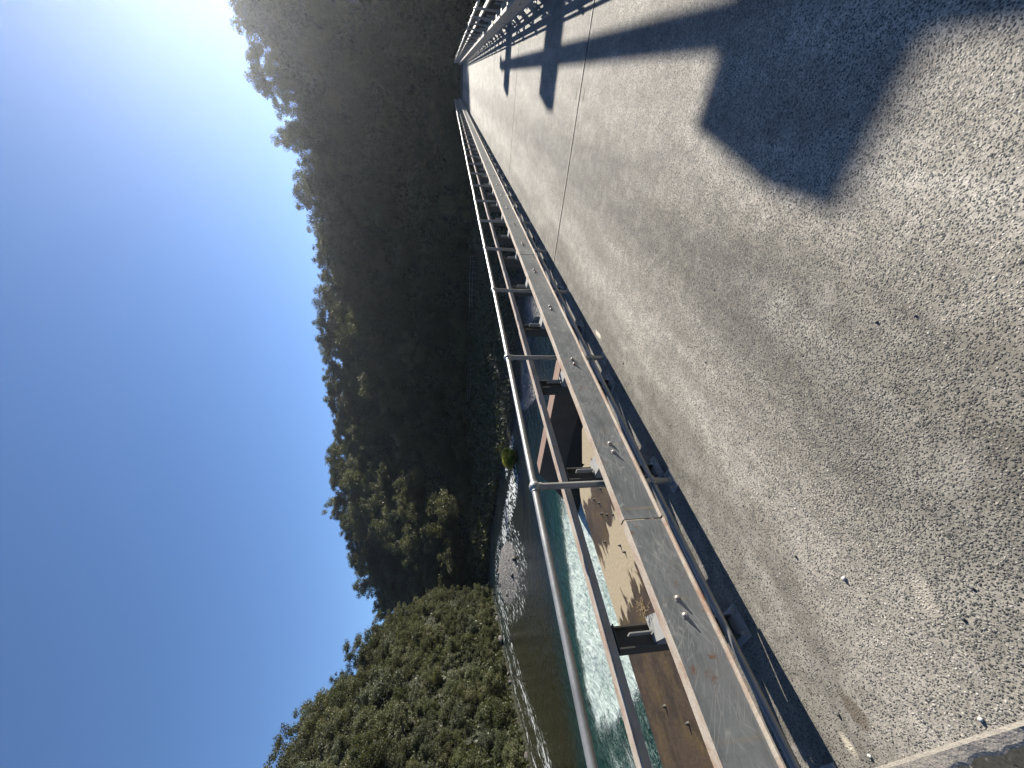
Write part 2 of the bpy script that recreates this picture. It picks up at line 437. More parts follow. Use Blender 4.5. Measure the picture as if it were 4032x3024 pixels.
def mat_gravel():
    t = NT('river_gravel'); P = t.pos()
    d = t.voro(P, 4.6); c = t.sep(t.voro(P, 4.6, out='Color'))[0]
    d2 = t.voro(P, 12); c2 = t.sep(t.voro(P, 12, out='Color'))[0]
    st = t.mix(t.ramp(d, [(0.35, 1.0), (0.60, 0.0)]), t.ramp(c2, [(0, (0.03, 0.03, 0.03)), (1, (0.20, 0.19, 0.18))]), t.ramp(c, [(0, (0.10, 0.095, 0.09)), (0.8, (0.28, 0.265, 0.245)), (1, (0.58, 0.55, 0.5))]))
    t.bsdf(st, 0.85, 0, t.bump(t.ramp(d, [(0.0, 1.0), (0.7, 0.0)]), 1.0, 0.12), 0.3)
    return t.mat
M['gravel'] = mat_gravel()

def mat_rock():
    t = NT('river_boulder'); P = t.pos()
    oi = t.node('ShaderNodeObjectInfo').outputs['Random']
    n = t.noise(P, 3.5, 6, 0.65)
    col = t.mix(n, (0.07, 0.062, 0.055), (0.20, 0.18, 0.16))
    col = t.mix(t.math('MULTIPLY', oi, 0.6), col, (0.17, 0.165, 0.16))
    z = t.sep(P)[2]
    col = t.mix(t.math('LESS_THAN', z, -4.82), col, (0.05, 0.045, 0.04))
    t.bsdf(col, 0.85, 0, t.bump(n, 0.6, 0.08), 0.3)
    return t.mat
M['rock'] = mat_rock()

# ---- river
def mat_water():
    t = NT('river_water'); P = t.pos()
    foam_a = t.attr('foam'); rif_a = t.attr('riffle'); sh_a = t.attr('shallow'); teal_a = t.attr('teal')
    # flow-stretched coordinates
    fl = t.mapping(t.mapping(P, rot=(0, 0, -0.7)), (1.0, 0.40, 1.0))
    n0 = t.noise(fl, 1.4, 6, 0.6, 0.6); n1 = t.noise(fl, 5.0, 5, 0.6, 0.5)
    deep = t.mix(n0, (0.003, 0.008, 0.009), (0.008, 0.018, 0.018))
    olive = t.mix(n1, (0.008, 0.008, 0.002), (0.026, 0.023, 0.0065))
    teal = t.mix(n0, (0.005, 0.022, 0.019), (0.016, 0.066, 0.054))
    col = t.mix(sh_a, deep, olive)
    col = t.mix(teal_a, col, teal)
    # white water: torn strings of foam
    fv = t.mapping(P, (1.15, 0.55, 1.0), rot=(0, 0, 0.12))
    wv = t.node('ShaderNodeVectorMath', operation='MULTIPLY_ADD')
    t.lk(t.noise(fv, 1.1, 4, 0.6, out='Color'), wv.inputs[0]); wv.inputs[1].default_value = (1.3, 1.3, 0); t.lk(fv, wv.inputs[2])
    e1 = t.voro(wv.outputs[0], 2.3, 'DISTANCE_TO_EDGE'); e2 = t.voro(wv.outputs[0], 5.6, 'DISTANCE_TO_EDGE')
    strings = t.math('MAXIMUM', t.ramp(e1, [(0.0, 1.0), (0.09, 0.0)]), t.math('MULTIPLY', t.ramp(e2, [(0.0, 1.0), (0.11, 0.0)]), 0.75))
    body = t.noise(wv.outputs[0], 1.3, 6, 0.68)
    bodym = t.ramp(t.math('ADD', body, t.math('SUBTRACT', t.math('MULTIPLY', foam_a, 0.55), 0.30)), [(0.47, 0.0), (0.78, 1.0)])
    fm = t.math('ADD', t.math('MULTIPLY', strings, t.math('MULTIPLY', foam_a, 0.75)), t.math('MULTIPLY', bodym, foam_a), clamp=True)
    # riffle streaks: foam plus sparkle of sky and sun painted white
    rv = t.mapping(P, (1.0, 1.0, 1.0), rot=(0, 0, -0.72))
    rv = t.mapping(rv, (2.0, 0.42, 1.0))
    rn = t.noise(rv, 2.3, 6, 0.66, 0.4); rn2 = t.noise(P, 0.5, 3)
    rm = t.ramp(t.math('ADD', rn, t.math('MULTIPLY', t.math('SUBTRACT', rif_a, 1.0), 0.35)), [(0.47, 0.0), (0.56, 1.0)])
    rm = t.math('MULTIPLY', rm, t.ramp(rif_a, [(0.05, 0.0), (0.25, 1.0)]))
    white = t.math('MAXIMUM', fm, t.math('MULTIPLY', rm, 0.9))
    fcol = t.mix(body, (0.085, 0.20, 0.155), (0.76, 0.80, 0.76))
    fcol = t.mix(t.math('MULTIPLY', rm, 0.8), fcol, (0.85, 0.86, 0.85))
    col = t.mix(white, col, fcol)
    wh1 = t.noise(t.mapping(t.mapping(P, rot=(0, 0, -0.7)), (1, 0.5, 1)), 3.2, 5, 0.62, 0.4); wh2 = t.noise(P, 0.9, 3)
    h = t.math('ADD', t.math('MULTIPLY', wh1, 0.55), t.math('MULTIPLY', wh2, 0.7))
    h = t.math('ADD', h, t.math('MULTIPLY', fm, 0.35))
    h = t.math('ADD', h, t.math('MULTIPLY', t.math('MULTIPLY', rn, rif_a), 0.7))
    nb = t.bump(h, 0.8, 0.26)
    ro = t.mix(white, (0.09, 0.09, 0.09), (0.75, 0.75, 0.75))
    t.bsdf(col, ro, 0, nb, 0.5, IOR=1.333)
    return t.mat
M['water'] = mat_water()

# ---- foliage
def mat_leaf(name, dark, light, hue_var=0.35, alt=(0.10, 0.085, 0.035), transl=0.25):
    t = NT(name); P = t.pos()
    oi = t.node('ShaderNodeObjectInfo').outputs['Random']
    n = t.noise(P, 0.55, 4, 0.6); n2 = t.noise(P, 3.0, 3)
    col = t.mix(t.ramp(n, [(0.3, 0.0), (0.7, 1.0)]), dark, light)
    col = t.mix(t.math('MULTIPLY', n2, 0.5), col, tuple(c * 0.55 for c in dark))
    col = t.mix(t.math('MULTIPLY', oi, hue_var), col, alt)
    v_ = t.math('FRACT', t.math('MULTIPLY', oi, 7.31))
    col = t.mix(1.0, col, t.ramp(v_, [(0.0, 0.55), (0.5, 0.95), (1.0, 1.45)]), 'MULTIPLY')
    d = t.node('ShaderNodeBsdfPrincipled'); t.lk(col, d.inputs['Base Color']); d.inputs['Roughness'].default_value = 0.55; d.inputs['Specular IOR Level'].default_value = 0.3
    tr = t.node('ShaderNodeBsdfTranslucent'); t.lk(t.mix(0.5, col, (0.16, 0.17, 0.03) if transl < 0.5 else (0.60, 0.60, 0.10)), tr.inputs['Color'])
    mx = t.node('ShaderNodeMixShader'); mx.inputs[0].default_value = transl
    t.lk(d.outputs[0], mx.inputs[1]); t.lk(tr.outputs[0], mx.inputs[2]); t.lk(mx.outputs[0], t.out.inputs['Surface'])
    return t.mat
M['leaf_dark'] = mat_leaf('beech_foliage', (0.018, 0.027, 0.011), (0.056, 0.068, 0.026), 0.35, (0.060, 0.056, 0.024))
M['leaf_mid'] = mat_leaf('olive_foliage', (0.042, 0.049, 0.018), (0.12, 0.125, 0.05), 0.40, (0.095, 0.082, 0.043))
M['leaf_shrub'] = mat_leaf('shrub_foliage', (0.030, 0.042, 0.014), (0.085, 0.104, 0.040), 0.45, (0.10, 0.094, 0.046))
M['leaf_grey'] = mat_leaf('grey_green_foliage', (0.05, 0.062, 0.036), (0.125, 0.142, 0.09), 0.3, (0.13, 0.11, 0.07))
M['leaf_bright'] = mat_leaf('yellow_green_foliage', (0.20, 0.22, 0.035), (0.48, 0.46, 0.10), 0.0, transl=0.55)
M['under'] = mat_leaf('undergrowth_foliage', (0.016, 0.021, 0.008), (0.060, 0.068, 0.024), 0.0, transl=0.15)
def mat_bark():
    t = NT('bark'); P = t.pos(); n = t.noise(t.mapping(P, (1, 1, 0.25)), 6, 5, 0.6)
    t.bsdf(t.mix(n, (0.045, 0.037, 0.03), (0.14, 0.12, 0.10)), 0.9, 0, t.bump(n, 0.5, 0.05), 0.2)
    return t.mat
M['bark'] = mat_bark()
def mat_dry():
    t = NT('dry_grass'); t.bsdf((0.36, 0.26, 0.13), 0.8); return t.mat
M['dry'] = mat_dry()

# ------------------------------------------------------------------ camera
CM = [[0.7923489334467733, 0.08836978914713067, -0.6036339520204712],
      [0.6100421023971724, -0.12391480204942563, 0.782619802417425],
      [-0.0056392347529322625, -0.9883500909086534, -0.15209305320184088]]
right = Vector([r[0] for r in CM]); down = Vector([r[1] for r in CM]); fwd = Vector([r[2] for r in CM])
cam_d = bpy.data.cameras.new('camera'); cam = bpy.data.objects.new('camera', cam_d); COL.objects.link(cam)
mw = Matrix((down, right, -fwd)).transposed().to_4x4()      # the phone was held on its side
mw.translation = Vector((0, 0, 1.6))
cam.matrix_world = mw
cam_d.sensor_fit = 'HORIZONTAL'; cam_d.sensor_width = 36.0; cam_d.lens = 1560 / 4032 * 36
cam_d.clip_start = 0.05; cam_d.clip_end = 3000
scene.camera = cam

# ------------------------------------------------------------------ light and sky
SUN_AZ, SUN_EL = R(11.86), R(26.07)
sd = Vector((math.sin(SUN_AZ) * math.cos(SUN_EL), math.cos(SUN_AZ) * math.cos(SUN_EL), math.sin(SUN_EL)))
sl = bpy.data.lights.new('sun', 'SUN'); sl.energy = 5.0; sl.angle = R(0.47); sl.color = (1.0, 0.94, 0.845)
so = bpy.data.objects.new('sun', sl); COL.objects.link(so)
so.rotation_euler = (-sd).to_track_quat('-Z', 'Y').to_euler(); so.location = (10, 50, 60)
w = bpy.data.worlds.new('World'); scene.world = w; w.use_nodes = True
wt = w.node_tree; wt.nodes.clear()
sky = wt.nodes.new('ShaderNodeTexSky'); sky.sky_type = 'NISHITA'; sky.sun_disc = False
sky.sun_elevation = SUN_EL; sky.sun_rotation = SUN_AZ; sky.altitude = 2000; sky.air_density = 1.0; sky.dust_density = 0.25; sky.ozone_density = 5.6
bg = wt.nodes.new('ShaderNodeBackground'); bg.inputs['Strength'].default_value = 0.066
wo = wt.nodes.new('ShaderNodeOutputWorld')
wt.links.new(sky.outputs[0], bg.inputs[0]); wt.links.new(bg.outputs[0], wo.inputs[0])
scene.view_settings.view_transform = 'Standard'; scene.view_settings.look = 'None'
scene.view_settings.exposure = 1.5; scene.view_settings.gamma = 1.0
scene.render.engine = 'CYCLES'
scene.cycles.use_denoising = True
scene.cycles.max_bounces = 6; scene.cycles.diffuse_bounces = 3; scene.cycles.glossy_bounces = 3; scene.cycles.transmission_bounces = 4
scene.cycles.volume_bounces = 0; scene.cycles.transparent_max_bounces = 6

# ------------------------------------------------------------------ bridge deck
XL, XR = -2.56, 1.53
JOINTS = [0.115, 5.92, 11.95, 18.05, 24.1, 30.1, 36.1, 42.1, 48.1, 54.1, 59.5]
mb = MB()
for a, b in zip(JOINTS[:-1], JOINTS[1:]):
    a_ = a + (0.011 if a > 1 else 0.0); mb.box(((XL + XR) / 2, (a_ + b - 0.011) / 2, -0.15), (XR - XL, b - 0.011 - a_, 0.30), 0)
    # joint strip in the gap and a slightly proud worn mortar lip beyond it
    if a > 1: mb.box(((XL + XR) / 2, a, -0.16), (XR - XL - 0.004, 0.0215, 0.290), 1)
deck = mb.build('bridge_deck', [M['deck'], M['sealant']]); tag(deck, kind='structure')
mb = MB()
for a in JOINTS[1:-1]:
    rr = random.Random(int(a * 10)); n = 60
    xs = [XL + 0.02 + (XR - XL - 0.04) * i / n for i in range(n + 1)]
    w0 = [0.020 + 0.020 * rr.random() for _ in xs]
    vs = []
    for x, ww in zip(xs, w0):
        vs += [(x, a + 0.0115, 0.006), (x, a + 0.0115 + ww, 0.004)]
    mb.add(vs, [(2 * i, 2 * i + 2, 2 * i + 3, 2 * i + 1) for i in range(n)])
lip = mb.build('deck_joint_edges', M['joint_edge']); tag(lip, kind='structure')

# approach road at the photographer's feet, with a spalled pale concrete nosing
mb = MB(); mb.box((-0.5, -9.894, -0.1565), (9.0, 20.0, 0.30), 0)
road = mb.build('approach_road', M['asphalt']); tag(road, kind='structure')
mb = MB(); rr = random.Random(5); n = 150; vs = []
for i in range(n + 1):
    x = XL + (XR - XL) * i / n
    e = 0.052 + 0.034 * float(sstep(-1.80, -1.10, x)) + 0.005 * math.sin(x * 23.0) + 0.004 * math.sin(x * 61.0) + 0.010 * (rr.random() - 0.5)
    vs += [(x, e, -0.0085), (x, e + 0.014, -0.002), (x, 0.108, 0.0045), (x, 0.119, 0.0030)]
fs = []
for i in range(n):
    for k in range(3):
        fs.append((4 * i + k, 4 * i + 4 + k, 4 * i + 5 + k, 4 * i + 1 + k))
mb.add(vs, [f[::-1] for f in fs])
nos = mb.build('road_joint_nosing', M['pale_concrete']); tag(nos, kind='structure')
nos.data.flip_normals() if nos.data.polygons[0].normal.z < 0 else None

# road beyond the bridge
mb = MB(); mb.box((-0.5, 66.5, -0.162), (6.0, 14.0, 0.30), 0)
rd2 = mb.build('far_road', M['asphalt']); tag(rd2, kind='structure')

# ------------------------------------------------------------------ guard rails and handrails
def ipost_mesh():
    b = MB()
    b.box((0, 0, 0.370), (0.007, 0.098, 0.712))
    b.box((0, -0.052, 0.370), (0.10, 0.008, 0.712)); b.box((0, 0.052, 0.370), (0.10, 0.008, 0.712))
    b.box((0.0, 0, 0.7245), (0.09, 0.14, 0.006))
    return b.mesh('barrier_post', M['post_steel'])
def plate_mesh():
    b = MB(); b.box((0, 0, 0.0075), (0.20, 0.17, 0.015)); return b.mesh('base_plate', M['galv_flat'])
def abolt_mesh():
    b = MB(); b.tube((0, 0, 0.0), (0, 0, 0.012), 0.017, n=6); b.tube((0, 0, 0.012), (0, 0, 0.026), 0.009, n=8)
    return b.mesh('anchor_bolt', M['bolt'])
def bracket_mesh(s):
    # spacer between post and barrier: standing web, sloping lit gusset plate and an end plate
    b = MB()
    b.add([(s * 0.055, -0.045, 0.53), (s * 0.055, 0.085, 0.53), (s * 0.215, 0.045, 0.53), (s * 0.215, -0.075, 0.53),
           (s * 0.055, -0.045, 0.522), (s * 0.055, 0.085, 0.522), (s * 0.215, 0.045, 0.522), (s * 0.215, -0.075, 0.522)],
          [(0, 1, 2, 3), (7, 6, 5, 4), (0, 4, 5, 1), (1, 5, 6, 2), (2, 6, 7, 3), (3, 7, 4, 0)])
    b.box((s * 0.135, -0.052, 0.455), (0.16, 0.008, 0.130)); b.box((s * 0.221, -0.02, 0.455), (0.010, 0.17, 0.15))
    b.box((s * 0.075, 0.0, 0.60), (0.040, 0.007, 0.13))
    return b.mesh('bracket', M['galv_flat'])
def rbolt_mesh(s):
    b = MB()
    b.box((s * 0.002, 0, 0), (0.004, 0.030, 0.030))
    b.ball((s * 0.003, 0, 0), 0.0135, 10, 8, sc=(1.05, 1, 1)); b.tube((0, 0, 0), (s * 0.019, 0, 0), 0.006, n=8)
    return b.mesh('bolt', M['bolt'])
ME_post = ipost_mesh(); ME_plate = plate_mesh(); ME_ab = abolt_mesh()
ME_br = {1: bracket_mesh(1), -1: bracket_mesh(-1)}; ME_rb = {1: rbolt_mesh(1), -1: rbolt_mesh(-1)}
Y_END = 58.6

def guard_rail(s, xf, joints, y0, label):
    """s=+1: road on the +X side. xf = x of the face."""
    root = empty('guard_rail', (xf - s * 0.30, 0.0, 0.0))
    tag(root, label, 'guard rail', 'guard rails along the bridge')
    ox = xf - s * 0.30
    for i, (a, b) in enumerate(zip(joints[:-1], joints[1:])):
        off = 0.012 if i == 0 else 0.0
        f = s * (0.30 + off)
        B = lambda d: f + s * d
        prof = [(B(0.000), 0.552), (B(0.000), 0.322), (B(0.004), 0.316), (B(0.022), 0.313), (B(0.022), 0.305), (B(-0.008), 0.305), (B(-0.008), 0.551), (B(-0.058), 0.551), (B(-0.058), 0.560), (B(-0.006), 0.560)]
        mats = [0, 1, 1, 1, 2, 2, 2, 1, 1, 1]
        m = MB()
        n = len(prof); ya, yb = a + 0.008, b - 0.008
        K = max(1, int((yb - ya) / 0.35)); rr = random.Random(int(a * 7) + s)
        rows = []
        for k in range(K + 1):
            y = ya + (yb - ya) * k / K; dx = (rr.random() - 0.5) * 0.005; dz = (rr.random() - 0.5) * 0.004
            rows.append([(x + dx, y, z + dz) for x, z in prof])
        for k in range(K):
            for j in range(n):
                q = (j + 1) % n
                quad = [rows[k][j], rows[k + 1][j], rows[k + 1][q], rows[k][q]]
                m.add(quad, [(0, 1, 2, 3) if s > 0 else (3, 2, 1, 0)], mats[j])
        m.add(rows[0], [tuple(range(n))], 2); m.add(rows[K], [tuple(range(n))[::-1]], 2)
        m.build('rail_panel', [M['rail_face'], M['rust_top'], M['post_steel']], root)
    # top channel rail
    yb = y0 - 1.6
    i = 0
    while yb < Y_END:
        L = [3.36, 4.48, 4.48][i % 3] if i else y0 - yb + 0.05
        ye = min(yb + L, Y_END); m = MB(); x0 = s * (0.004)
        hh = 0.004 if i % 2 else 0.0
        prof = [(x0 + s * 0.036, 0.736), (x0 + s * 0.036, 0.770 + hh), (x0 + s * 0.031, 0.775 + hh), (x0 - s * 0.052, 0.775 + hh), (x0 - s * 0.052, 0.736)]
        m.prism_y(prof, yb + 0.004, ye - 0.004)
        for fi in range(len(m.f)):
            pts = [m.v[q] for q in m.f[fi]]
            if all(p[2] > 0.77 for p in pts): m.m[fi] = 1
        m.build('top_rail', [M['rust_side'], M['rust_top']], root)
        yb = ye; i += 1
    y = y0; k = 0
    while y < Y_END:
        p = link('barrier_post', ME_post, root, (0, y, 0.0))
        link('base_plate', ME_plate, p, (s * 0.018, 0, 0.0))
        link('bracket', ME_br[s], p, (0, 0, 0))
        if y < 24:
            for dx, dy in ((0.095, 0.06), (0.095, -0.06), (-0.055, 0.065), (-0.055, -0.065)):
                link('anchor_bolt', ME_ab, p, (s * dx, dy, 0.015))
            ox2 = 0.012 if y < joints[1] else 0.0
            for dy in (0.062, -0.022):
                link('bolt', ME_rb[s], p, (s * (0.30 + ox2), dy, 0.438 + 0.004 * math.sin(y * 9)))
        y += 1.122; k += 1
    return root

guard_rail(1, -2.07, [-1.6, 1.305, 5.925, 11.96, 18.05, 24.1, 30.1, 36.1, 42.1, 48.1, 54.1, Y_END], -0.355, 'long grey steel guard rail nearest the photographer, beside the river')
guard_rail(-1, 1.035, [2.0, 5.925, 11.96, 18.05, 24.1, 30.1, 36.1, 42.1, 48.1, 54.1, Y_END], 2.2, 'shaded steel guard rail on the right edge of the bridge, top flange sunlit')

def hr_post_mesh():
    b = MB(); b.tube((0, 0, 0.012), (0, 0, 1.03), 0.0235, n=14)
    return b.mesh('handrail_post', M['galv'])
def hr_joint(z, r):
    b = MB(); b.ball((0, 0, z), r, 14, 10); b.tube((0, 0, z - r * 1.25), (0, 0, z - r * 0.4), 0.029, n=14)
    b.tube((0, -r * 1.05, z), (0, r * 1.05, z), 0.028, n=14)
    return b.mesh('ball_joint', M['galv'])
def hr_plate():
    b = MB(); b.box((0, 0, 0.007), (0.085, 0.155, 0.014)); b.tube((0, 0, 0.014), (0, 0, 0.035), 0.031, n=14)
    for dy in (-0.055, 0.055):
        b.tube((0, dy, 0.014), (0, dy, 0.026), 0.013, n=6); b.tube((0, dy, 0.026), (0, dy, 0.040), 0.007, n=8)
    return b.mesh('base_plate', M['galv_flat'])
ME_hp = hr_post_mesh(); ME_j1 = hr_joint(1.03, 0.040); ME_j0 = hr_joint(0.152, 0.034); ME_hpl = hr_plate()

def handrail(x, s, y0, label):
    root = empty('handrail', (x, 0, 0)); tag(root, label, 'handrail', 'tubular handrails of the bridge')
    for nm, z, r in (('top_tube', 1.03, 0.0225), ('lower_tube', 0.152, 0.0205)):
        m = MB(); y = y0 - 1.6
        while y < Y_END:
            m.tube((0, y, z + 0.003 * math.sin(y)), (0, y + 1.61, z + 0.003 * math.sin(y + 1.61)), r, n=14, caps=False); y += 1.61
        m.build(nm, M['galv'], root)
    y = y0
    while y < Y_END:
        p = link('handrail_post', ME_hp, root, (0, y, 0))
        link('ball_joint', ME_j1, p); link('ball_joint', ME_j0, p); link('base_plate', ME_hpl, p)
        y += 1.61
handrail(-2.215, 1, 0.09, 'slim galvanised tube handrail behind the near guard rail, above the river')
handrail(1.19, -1, 2.0, 'backlit tube handrail on the right side of the bridge')

# dry grass caught on the first near bracket
m = MB(); rr = random.Random(3)
for i in range(26):
    p0 = Vector((0, 0, 0)); p = p0; d = Vector((rr.uniform(-1, 1), rr.uniform(-1, 1), rr.uniform(0.0, 0.8))).normalized()
    for k in range(3):
        q = p + d * 0.022; m.tube(p, q, 0.0012, n=4, caps=False); p = q; d = (d + Vector((rr.uniform(-1, 1), rr.uniform(-1, 1), rr.uniform(-0.7, 0.4)))).normalized()
g = m.build('dry_grass_tuft', M['dry']); g.location = (-2.25, 0.88, 0.535); tag(g, 'small tuft of dry straw caught on the nearest post bracket', 'dry grass')

# loose stones on the deck
def stone_mesh(seed):
    rs = np.random.default_rng(seed); b = MB(); b.ball((0, 0, 0), 1.0, 9, 6, sc=(1, 0.8, 0.6))
    vs = np.array(b.v); vs += rs.normal(0, 0.10, vs.shape) * 0.8
    b.v = [tuple(v) for v in vs]; return b
peb = [stone_mesh(i) for i in range(3)]
def mat_peb(name, c):
    t = NT(name); t.bsdf(t.mix(t.noise(t.pos(), 120, 3), c, tuple(x * 0.6 for x in c)), 0.75); return t.mat
M['peb_d'] = mat_peb('dark_stone', (0.10, 0.10, 0.10)); M['peb_l'] = mat_peb('white_stone', (0.75, 0.72, 0.66))
pm = [[b.mesh('loose_stone', M['peb_d']) for b in peb], [b.mesh('loose_stone', M['peb_l']) for b in peb]]
for i, (x, y, r, l) in enumerate([(-1.50, 0.62, 0.010, 1), (-1.98, 0.285, 0.009, 0), (-1.95, 0.02 + .13, 0.008, 1), (-1.22, 0.35, 0.007, 0), (-1.12, 0.40, 0.006, 0), (-1.42, 0.145, 0.008, 1),
                                  (-1.65, 0.80, 0.008, 0), (-0.60, 1.15, 0.006, 0), (-0.52, 1.05, 0.005, 0), (-0.9, 2.1, 0.006, 0), (-1.3, 1.9, 0.006, 0), (-1.75, 1.15, 0.006, 0), (-2.0, 2.9, 0.008, 0)]):
    o = link('loose_stone', pm[l][i % 3], None, (x, y, r * 0.45), (0, 0, i * 1.3), (r, r, r))
    tag(o, 'tiny white stone lying loose on the deck' if l else 'tiny dark stone lying loose on the deck', 'stone', 'white loose stones on the deck' if l else 'dark loose stones on the deck')

# ------------------------------------------------------------------ gantry that throws the big shadow
gz = 6.2
gr = empty('gate_gantry', (4.3, 21.0, -0.3)); tag(gr, 'pale concrete gantry arm jutting in at the edge of the frame above the right-hand rail', 'gantry')
def gbox(nm, x0, x1, y0, y1, z0, z1):
    b = MB(); b.box(((x0 + x1) / 2 - 4.3, (y0 + y1) / 2 - 21.0, (z0 + z1) / 2 + 0.3), (x1 - x0, y1 - y0, z1 - z0)); return b.build(nm, M['pale_concrete'], gr)
tipx = -0.325 + 0.42 * gz
for sy in (1.60, 7.42, 13.42):
    yn = sy + 2.0 * gz
    gbox('cross_arm', tipx, 4.6, yn - 0.05, yn + 0.42, gz - 0.46, gz)
    gbox('column', 4.0, 4.6, yn + 0.45, yn + 0.95, -5.5, gz + 0.1)
bx = 0.24 + 0.42 * gz
gbox('long_beam', bx, bx + 0.14, 8.0, 15.6 + 2.0 * gz, gz - 0.30, gz - 0.002)
gbox('end_plate', bx - 0.0, bx + 0.30, 15.62 + 2.0 * gz, 15.75 + 2.0 * gz, gz - 0.25, gz - 0.05)

# ------------------------------------------------------------------ concrete works below the bridge
mb = MB()
pts = [(-2.60, -12.0), (-2.60, 7.3), (-7.2, 7.3), (-7.9, 6.75)]
for i in range(9):
    a = R(60 + 120 * i / 8); pts.append((-8.12 + 0.70 * math.cos(a), 6.0 + 0.70 * math.sin(a)))
pts += [(-8.82, -12.0)]
mb.poly_z(pts[::-1], -5.6, -1.85)
ap = mb.build('concrete_apron', M['apron']); tag(ap, 'broad brown concrete apron just below the guard rail, half wet and half dry', 'concrete apron')
# small bolts left standing on the apron
mstud = MB(); mstud.tube((0, 0, 0), (0, 0, 0.035), 0.030, 0.022, n=7); mstud.tube((0, 0, 0.035), (0, 0, 0.06), 0.013, n=6)
ms = mstud.mesh('stud', M['post_steel'])
for i, (x, y) in enumerate([(-7.9, 5.6), (-7.7, 5.35), (-7.75, 5.1), (-7.5, 4.9), (-7.35, 5.5), (-7.2, 4.7), (-8.1, 4.6), (-7.4, 4.1), (-7.3, 3.9), (-6.6, 2.4), (-6.9, 1.9), (-7.9, 1.55), (-7.3, 1.2)]):
    o = link('steel_stud', ms, None, (x, y, -1.85)); tag(o, 'short dark steel stud standing on the brown concrete apron', 'stud', 'studs on the concrete apron')
# transverse wing wall with a sloping nose
b = MB()
prof = [(-2.6, -6.0), (-2.6, -2.5), (-14.55, -2.5), (-17.3, -4.55), (-19.2, -6.0)]
vs = [(x, 11.9, z) for x, z in prof] + [(x, 12.55, z) for x, z in prof]; n = 5
b.add(vs, [tuple(range(n))[::-1], tuple(range(n, 2 * n))] + [(i, (i + 1) % n, (i + 1) % n + n, i + n) for i in range(n)])
wwl = b.build('wing_wall', M['wingwall']); tag(wwl, 'dark concrete wing wall with sunlit rusty top edge running into the river', 'wall')
# bridge piers and the side beams under the deck
for i, y in enumerate((12.22, 24.1, 36.1, 48.1)):
    b = MB(); b.box((-0.5, y, -3.2), (4.0, 0.8, 5.79)); o = b.build('bridge_pier', M['concrete'])
    tag(o, 'concrete pier under the bridge deck, standing in the river', 'pier', 'piers under the bridge')
b = MB(); b.box((-0.5, 0.0, -3.0), (4.05, 2.2, 5.39)); b.box((-0.5, -6.5, -3.2), (8.9, 10.7, 5.7))
o = b.build('bridge_abutment', M['concrete']); tag(o, 'concrete abutment carrying the near end of the bridge deck', 'abutment')
b = MB()
for x in (-2.2, -0.5, 1.2): b.box((x, 30, -0.65), (0.35, 57, 0.68))
o = b.build('deck_girders', M['concrete']); tag(o, kind='structure')

# ------------------------------------------------------------------ terrain
AZ_F = [-180, -120, -100, -80, -70, -66, -61, -56, -50, -40, -27, -15, -5, 0, 6, 12, 30, 60, 100, 180]
D_SH = [120, 120, 120, 120, 105, 88, 75, 65.5, 52.5, 27.5, 24, 23, 23, 23, 24, 25, 30, 40, 60, 120]
D_BA = [160, 160, 160, 150, 118, 104, 90, 84, 84, 92, 82, 78, 78, 80, 84, 90, 100, 120, 150, 160]
D_RI = [240, 240, 240, 225, 218, 212, 206, 202, 198, 190, 172, 152, 142, 144, 165, 190, 190, 200, 220, 240]
EL_S = [8, 8, 8, 8, 6.5, 8.0, 11.4, 13.6, 15.0, 15.6, 16.2, 17.3, 18.4, 19.5, 20.4, 20.9, 21, 18, 12, 8]
AZ_N = [-180, -140, -110, -90, -82.3, -79.5, -77.2, -75.4, -74, -73, -71.5, -70, -68.5, -67, -65.5, -64.5, -63]
NSH = [40, 42, 42, 44, 46.1, 49, 53, 55.5, 57.5, 59, 62, 63.5, 66, 70.5, 74, 76, 80]
NEL = [8, 13, 16, 17, 17, 16.7, 15.7, 15.0, 13.7, 11.8, 10.0, 10.0, 9.2, 7.4, 4.0, -1.5, -6]
TREE_F, TREE_N = 6.6, 2.6

